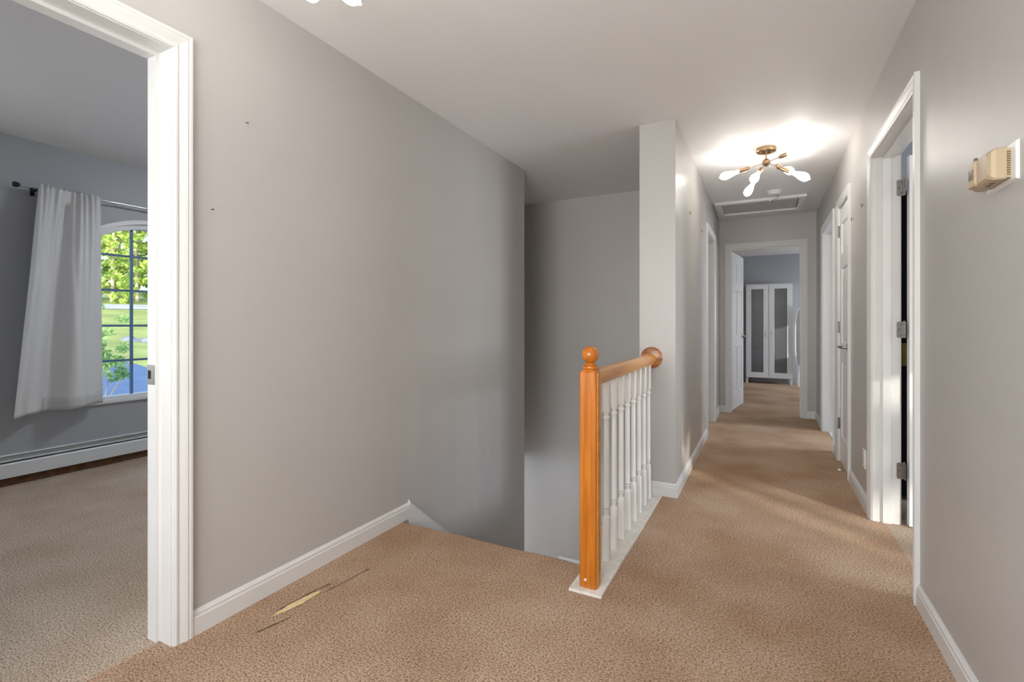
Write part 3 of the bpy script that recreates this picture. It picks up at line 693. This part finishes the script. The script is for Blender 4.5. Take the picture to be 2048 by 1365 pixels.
# local: x -.375..+.375 , y 0 (front) .. .30
hw, dp, H0, H1 = .385, .30, .105, 1.853
b = MB(); b.box(-hw, -hw+.018, .02, dp, H0, H1-.018); b.box(hw-.018, hw, .02, dp, H0, H1-.018); b.box(-hw, hw, .02, dp, H1-.018, H1); b.box(-hw, hw, .02, dp, H0, H0+.03)
b.build('carcass', M['wardrobe'], wd)
MB().box(-hw+.018, hw-.018, dp-.008, dp, H0+.03, H1-.018).build('back_panel', M['wall_cool'], wd)
MB().box(-hw-.004, hw+.004, .010, dp, H1, H1+.012).build('top', M['wardrobe'], wd)
MB().box(-hw+.018, hw-.018, .05, dp-.01, 1.50, 1.516).build('shelf', M['wardrobe'], wd)
for sx in (-1, 1):
    for ya, yb in ((.02, .055), (dp-.04, dp)):
        xa = sx*hw; MB().box(min(xa, xa-sx*.036), max(xa, xa-sx*.036), ya, yb, 0, H0).build('leg', M['wardrobe'], wd)
for sx in (-1, 1):
    xa, xb = (-hw+.002, -.003) if sx < 0 else (.003, hw-.002)
    z0, z1 = H0+.012, H1-.006
    w = .088; dz0 = .095; dz1 = .075
    b = MB(); b.box(xa, xa+w, 0, .018, z0, z1); b.box(xb-w, xb, 0, .018, z0, z1); b.box(xa+w, xb-w, 0, .018, z0, z0+dz0); b.box(xa+w, xb-w, 0, .018, z1-dz1, z1)
    d = b.build('door', M['wardrobe'], wd)
    MB().box(xa+w-.004, xb-w+.004, .007, .011, z0+dz0-.004, z1-dz1+.004).build('glass_panel', M['wglass'], d)
    hx = -.055 if sx < 0 else .040
    MB().tube([(hx, 0, .98), (hx, -.028, .985), (hx, -.03, .93), (hx, -.028, .875), (hx, 0, .88)], .005, 8).build('handle', M['nickel'], d, True)
# clothes and boxes behind the smoky glass
cl = tag(MB().loft([[(x, y, .62) for x, y in ((-.30, .10), (-.05, .10), (-.05, .24), (-.30, .24))], [(x, y, 1.25) for x, y in ((-.26, .12), (-.08, .12), (-.08, .22), (-.26, .22))], [(x, y, 1.44) for x, y in ((-.20, .15), (-.14, .15), (-.14, .19), (-.20, .19))]]).build('garment', M['darkmetal'], None), 'dark garment hanging behind the left wardrobe door', 'clothes')
cl.location = wd.location; cl.data.materials[0] = mat('dark cloth', lin((58, 58, 62)), .9)
cl = tag(MB().loft([[(x, y, .60) for x, y in ((.10, .10), (.30, .10), (.30, .24), (.10, .24))], [(x, y, 1.22) for x, y in ((.12, .12), (.26, .12), (.26, .22), (.12, .22))], [(x, y, 1.44) for x, y in ((.17, .15), (.22, .15), (.22, .19), (.17, .19))]]).build('garment', mat('pale cloth', lin((150, 152, 158)), .9), None), 'grey garment hanging behind the right wardrobe door', 'clothes')
cl.location = wd.location
tag(MB().box(-.31, -.06, .06, .27, .1365, .34).build('storage_box', mat('grey fabric box', lin((120, 122, 126)), .8), None), 'grey box on the floor of the wardrobe, left side', 'box').location = wd.location
cl = bpy.data.objects['storage_box'].copy(); COL.objects.link(cl); cl.location = wd.location+Vector((.38, 0, 0)); cl['label'] = 'grey box on the floor of the wardrobe, right side'
# oval floor mirror leaning beside the wardrobe
t = thing('floor_mirror', 'oval white framed standing mirror right of the wardrobe', 'mirror', (.665, 10.15, 0))
def oval(a, bq, y, n=48): return [(a*math.cos(2*PI*k/n), y+.10*(1), .87+bq*math.sin(2*PI*k/n)) for k in range(n)]
sq = lambda a, bq, y, n=64: [(a*math.copysign(abs(math.cos(2*PI*k/n))**.62, math.cos(2*PI*k/n)), y, .87+bq*math.copysign(abs(math.sin(2*PI*k/n))**.62, math.sin(2*PI*k/n))) for k in range(n)]
MB().loft([sq(.152, .572, .012), sq(.152, .572, -.004)]).build('glass', M['mirror'], t)
A, B, C_, D_ = sq(.162, .582, -.010), sq(.150, .570, -.010), sq(.162, .582, .016), sq(.150, .570, .016)
n = 64
MB().add(A+B+C_+D_, [f for i in range(n) for j in [(i+1) % n] for f in ((i, j, n+j, n+i), (2*n+i, 3*n+i, 3*n+j, 2*n+j), (i, 2*n+i, 2*n+j, j), (n+i, n+j, 3*n+j, 3*n+i))]).build('frame', M['plastic'], t, True)
for sx in (-.09, .09): MB().tube([(sx, .02, .75), (sx*1.2, .15, .4), (sx*1.3, .25, 0)], .012).build('leg', M['plastic'], t, True)
for sx in (-.09, .09): MB().tube([(sx, .02, .45), (sx*1.2, -.03, .2), (sx*1.3, -.12, .0)], .012).build('leg', M['plastic'], t, True)

# ------------------------------------------------------------------ outdoors
DV = Vector((-.912, .41)); DN = Vector((-.41, -.912))     # away from the house / sideways
SP = [(0, -1.9), (10, -1.9), (16, -1.72), (22, -1.42), (28, -.56), (36, .18), (46, 1.75), (52, 2.62), (57, 3.0), (62, 3.5), (90, 5.0), (160, 10)]
def gz(s, l=0):
    for (a, za), (b_, zb) in zip(SP, SP[1:]):
        if s <= b_: return za+(zb-za)*(s-a)/(b_-a)
    return SP[-1][1]
def gp(s, l, dz=0): return (DV.x*s+DN.x*l, DV.y*s+DN.y*l, gz(s)+dz)
def drape(name, s0, s1, l0, l1, dz, m, ns=40, nl=2, f=None):
    vs = []; fs = []
    for i in range(ns+1):
        s = s0+(s1-s0)*i/ns
        a, e = (l0, l1) if f is None else f(s)
        for j in range(nl+1): vs.append(gp(s, a+(e-a)*j/nl, dz))
    for i in range(ns):
        for j in range(nl): k = i*(nl+1)+j; fs.append((k, k+1, k+nl+2, k+nl+1))
    return MB().add(vs, fs).build(name, m)
tag(drape('lawn', 5.6, 160, -70, 70, 0, M['grass'], 120, 6), 'sloping green lawn outside the window', 'lawn', 'structure')
tag(drape('driveway', 5.8, 28.5, -8, 20, .03, M['asphalt'], 40, 2, lambda s: (-1.15+(s-25.5)*.48, 20)), 'blue grey asphalt driveway below the arched window', 'driveway', 'structure')
tag(drape('road', 49.5, 54, -60, 60, .04, M['road'], 6, 4), 'pale road crossing behind the lawn', 'road', 'structure')

def leaves(center, rad, n, size, seed, shell=.35):
    rg = np.random.default_rng(seed)
    d = rg.normal(size=(n, 3)); d /= np.linalg.norm(d, axis=1)[:, None]
    rr_ = (shell+(1-shell)*rg.random(n))**.6
    # clumps
    nc = max(6, n//45); cc = rg.normal(size=(nc, 3)); cc /= np.linalg.norm(cc, axis=1)[:, None]; cc *= (rg.random(nc)**.45)[:, None]
    k = rg.integers(0, nc, n); P = cc[k]+d*rr_[:, None]*.20
    P = P*np.array(rad)+np.array(center)
    a = rg.normal(size=(n, 3)); a /= np.linalg.norm(a, axis=1)[:, None]; b_ = np.cross(a, rg.normal(size=(n, 3))); b_ /= np.linalg.norm(b_, axis=1)[:, None]
    s = size*(.6+.8*rg.random(n))[:, None]
    V = np.stack([P-a*s*.5, P+b_*s*.28, P+a*s*.5, P-b_*s*.28], 1).reshape(-1, 3)
    return V, [(4*i, 4*i+1, 4*i+2, 4*i+3) for i in range(n)]
def leaf_obj(name, blobs, size, seed, m, parent):
    b = MB()
    for q, (c_, r_, n_) in enumerate(blobs):
        V, F_ = leaves(c_, r_, n_, size, seed*17+q); b.add(V.tolist(), F_)
    me = bpy.data.meshes.new(name); me.from_pydata(b.v, [], b.f); me.materials.append(m)
    o = bpy.data.objects.new(name, me); COL.objects.link(o); o.parent = parent; return o
rg = random.Random(7)
def tree(label, s, l, h, seed, lean=0, tr=.22, low=.1, n=2600, name='tree'):
    p = Vector(gp(s, l)); t = thing(name, label, 'tree', p, group='trees beyond the road')
    r = random.Random(seed); pts = []; rad = []
    for k in range(9):
        f = k/8; pts.append((lean*f*h*.3+r.uniform(-.12, .12)*f*2, r.uniform(-.12, .12)*f*2, f*h-.2)); rad.append(tr*(1-.7*f))
    MB().tube(pts, rad, 9).build('trunk', M['bark'], t, True)
    blobs = []
    for k in range(7):
        z = h*(low+(1-low)*(k+.5)/7); w = 2.6*(1.1-.5*k/7)
        blobs.append(((r.uniform(-.9, .9)+.6, r.uniform(-.9, .9), z), (w, w, h*.11), n//7))
    leaf_obj('foliage', blobs, .40, seed, M['leaf'], t)
# lateral position of the view centre: l = 0 looks through the window's visible strip
spots = [(60, -9.5), (61, -6.2), (59.5, -3.6), (60, -.9), (59, 1.0), (60.5, 3.0), (60, 5.2), (61, 8.2), (64, -7.5), (65, -4.8), (65.5, -2.2), (66, .4), (65, 2.6), (66, 5.8), (70, -5.5), (70, -1), (71, 3.5), (71, 8)]
ORD = ['first', 'second', 'third', 'fourth', 'fifth', 'sixth', 'seventh', 'eighth', 'ninth', 'tenth', 'eleventh', 'twelfth', 'thirteenth', 'fourteenth']
for i, (s, l) in enumerate(spots):
    row = 'front' if s < 62 else ('middle' if s < 67 else 'back')
    idx = [k for k, q in enumerate(spots) if ('front' if q[0] < 62 else ('middle' if q[0] < 67 else 'back')) == row]
    order = sorted(idx, key=lambda k: -spots[k][1]); pos = order.index(i)+1
    tree('%s leafy tree from the left in the %s row beyond the road' % (ORD[pos-1], row), s, l, rg.uniform(13, 17), 20+i, rg.uniform(-.2, .2), rg.uniform(.15, .26), .03 if row != 'front' else .10, 2600 if row == 'front' else 3600)
tree('large grey trunked tree leaning on the lawn behind the right window column', 44, -3.3, 13, 77, -.35, .30, .42, 1500, 'leaning_tree')
for i, (s, l, w) in enumerate([(56.3, -6, 1.15), (56.3, -3, 1.15), (56.3, 0, 1.15), (56.3, 2.9, 1.15), (56.3, 5.8, 1.15)]):
    t = thing('bush', '%s low leafy roadside bush from the left' % ORD[4-i], 'bush', gp(s, l), group='roadside bushes')
    leaf_obj('foliage', [((0, 0, .7), (w, w, .9), 900)], .3, 200+i, M['leaf'], t)
# tree outside the side room, dapples the low sun
p = (9.6, -4.75, -1.9); t = thing('side_tree', 'tree standing outside the side room window', 'tree', p)
MB().tube([(0, 0, -.1), (.1, .05, 2.5), (0, .1, 5)], [.16, .12, .05], 9).build('trunk', M['bark'], t, True)
leaf_obj('foliage', [((0, 0, 4.0), (1.6, 1.6, 1.1), 700), ((.2, .2, 5.4), (1.5, 1.5, 1.0), 600)], .30, 333, M['leaf'], t)
# shrub close to the house, reaching into the left of the panes
p = gp(13.5, .50); t = thing('shrub', 'light green leafy shrub close to the window, left of the panes', 'shrub', p)
MB().tube([(0, 0, -.1), (.05, .05, 1.0), (0, .1, 2.9)], [.05, .04, .02], 8).build('stem', M['bark'], t, True)
for a in range(5): MB().tube([(0, .05, .8+.2*a), (.45*math.cos(a*1.3), .45*math.sin(a*1.3), 1.5+.25*a), (.6*math.cos(a*1.3), .6*math.sin(a*1.3), 1.9+.26*a)], [.02, .014, .008], 6).build('branch', M['bark'], t, True)
leaf_obj('foliage', [((0, 0, 1.9), (.62, .62, .5), 1000), ((.0, .0, 2.4), (.66, .66, .5), 1000), ((0, 0, 3.0), (.6, .6, .45), 260)], .085, 301, M['leaf2'], t)
# rocks
def rock(s, l, r_, seed, label, group):
    bm = bmesh.new(); bmesh.ops.create_icosphere(bm, subdivisions=2, radius=1)
    rr_ = random.Random(seed)
    ax = [Vector((rr_.gauss(0, 1), rr_.gauss(0, 1), rr_.gauss(0, 1))).normalized() for _ in range(9)]; dd = [rr_.uniform(.55, .9) for _ in ax]
    for v in bm.verts:
        for a, d in zip(ax, dd):
            k = v.co.dot(a)
            if k > d: v.co -= a*(k-d)
        v.co.x *= r_; v.co.y *= r_*rr_.choice([1]); v.co.z *= r_*.6
    me = bpy.data.meshes.new('rock'); bm.to_mesh(me); bm.free(); me.materials.append(M['rock'])
    o = bpy.data.objects.new('rock', me); COL.objects.link(o); o.location = gp(s, l, r_*.2); o.rotation_euler = (0, 0, rr_.uniform(0, 6)); tag(o, label, 'rock', None, group)
for i in range(9):
    a = PI*(.05+.9*i/8)
    rock(36.0-1.5*math.sin(a)*1.2, -2.7-2.6*math.cos(a), rg.uniform(.34, .40), 400+i, '%s rock from the left in the grey rock ring on the lawn' % ORD[8-i], 'rocks around the lawn bed')
for i in range(3):
    rock(43+rg.uniform(-.3, .3), -2.4-1.0*i, rg.uniform(.38, .46), 450+i, '%s rock from the left in the small pale pile up the lawn' % ORD[i], 'rock pile up the lawn')
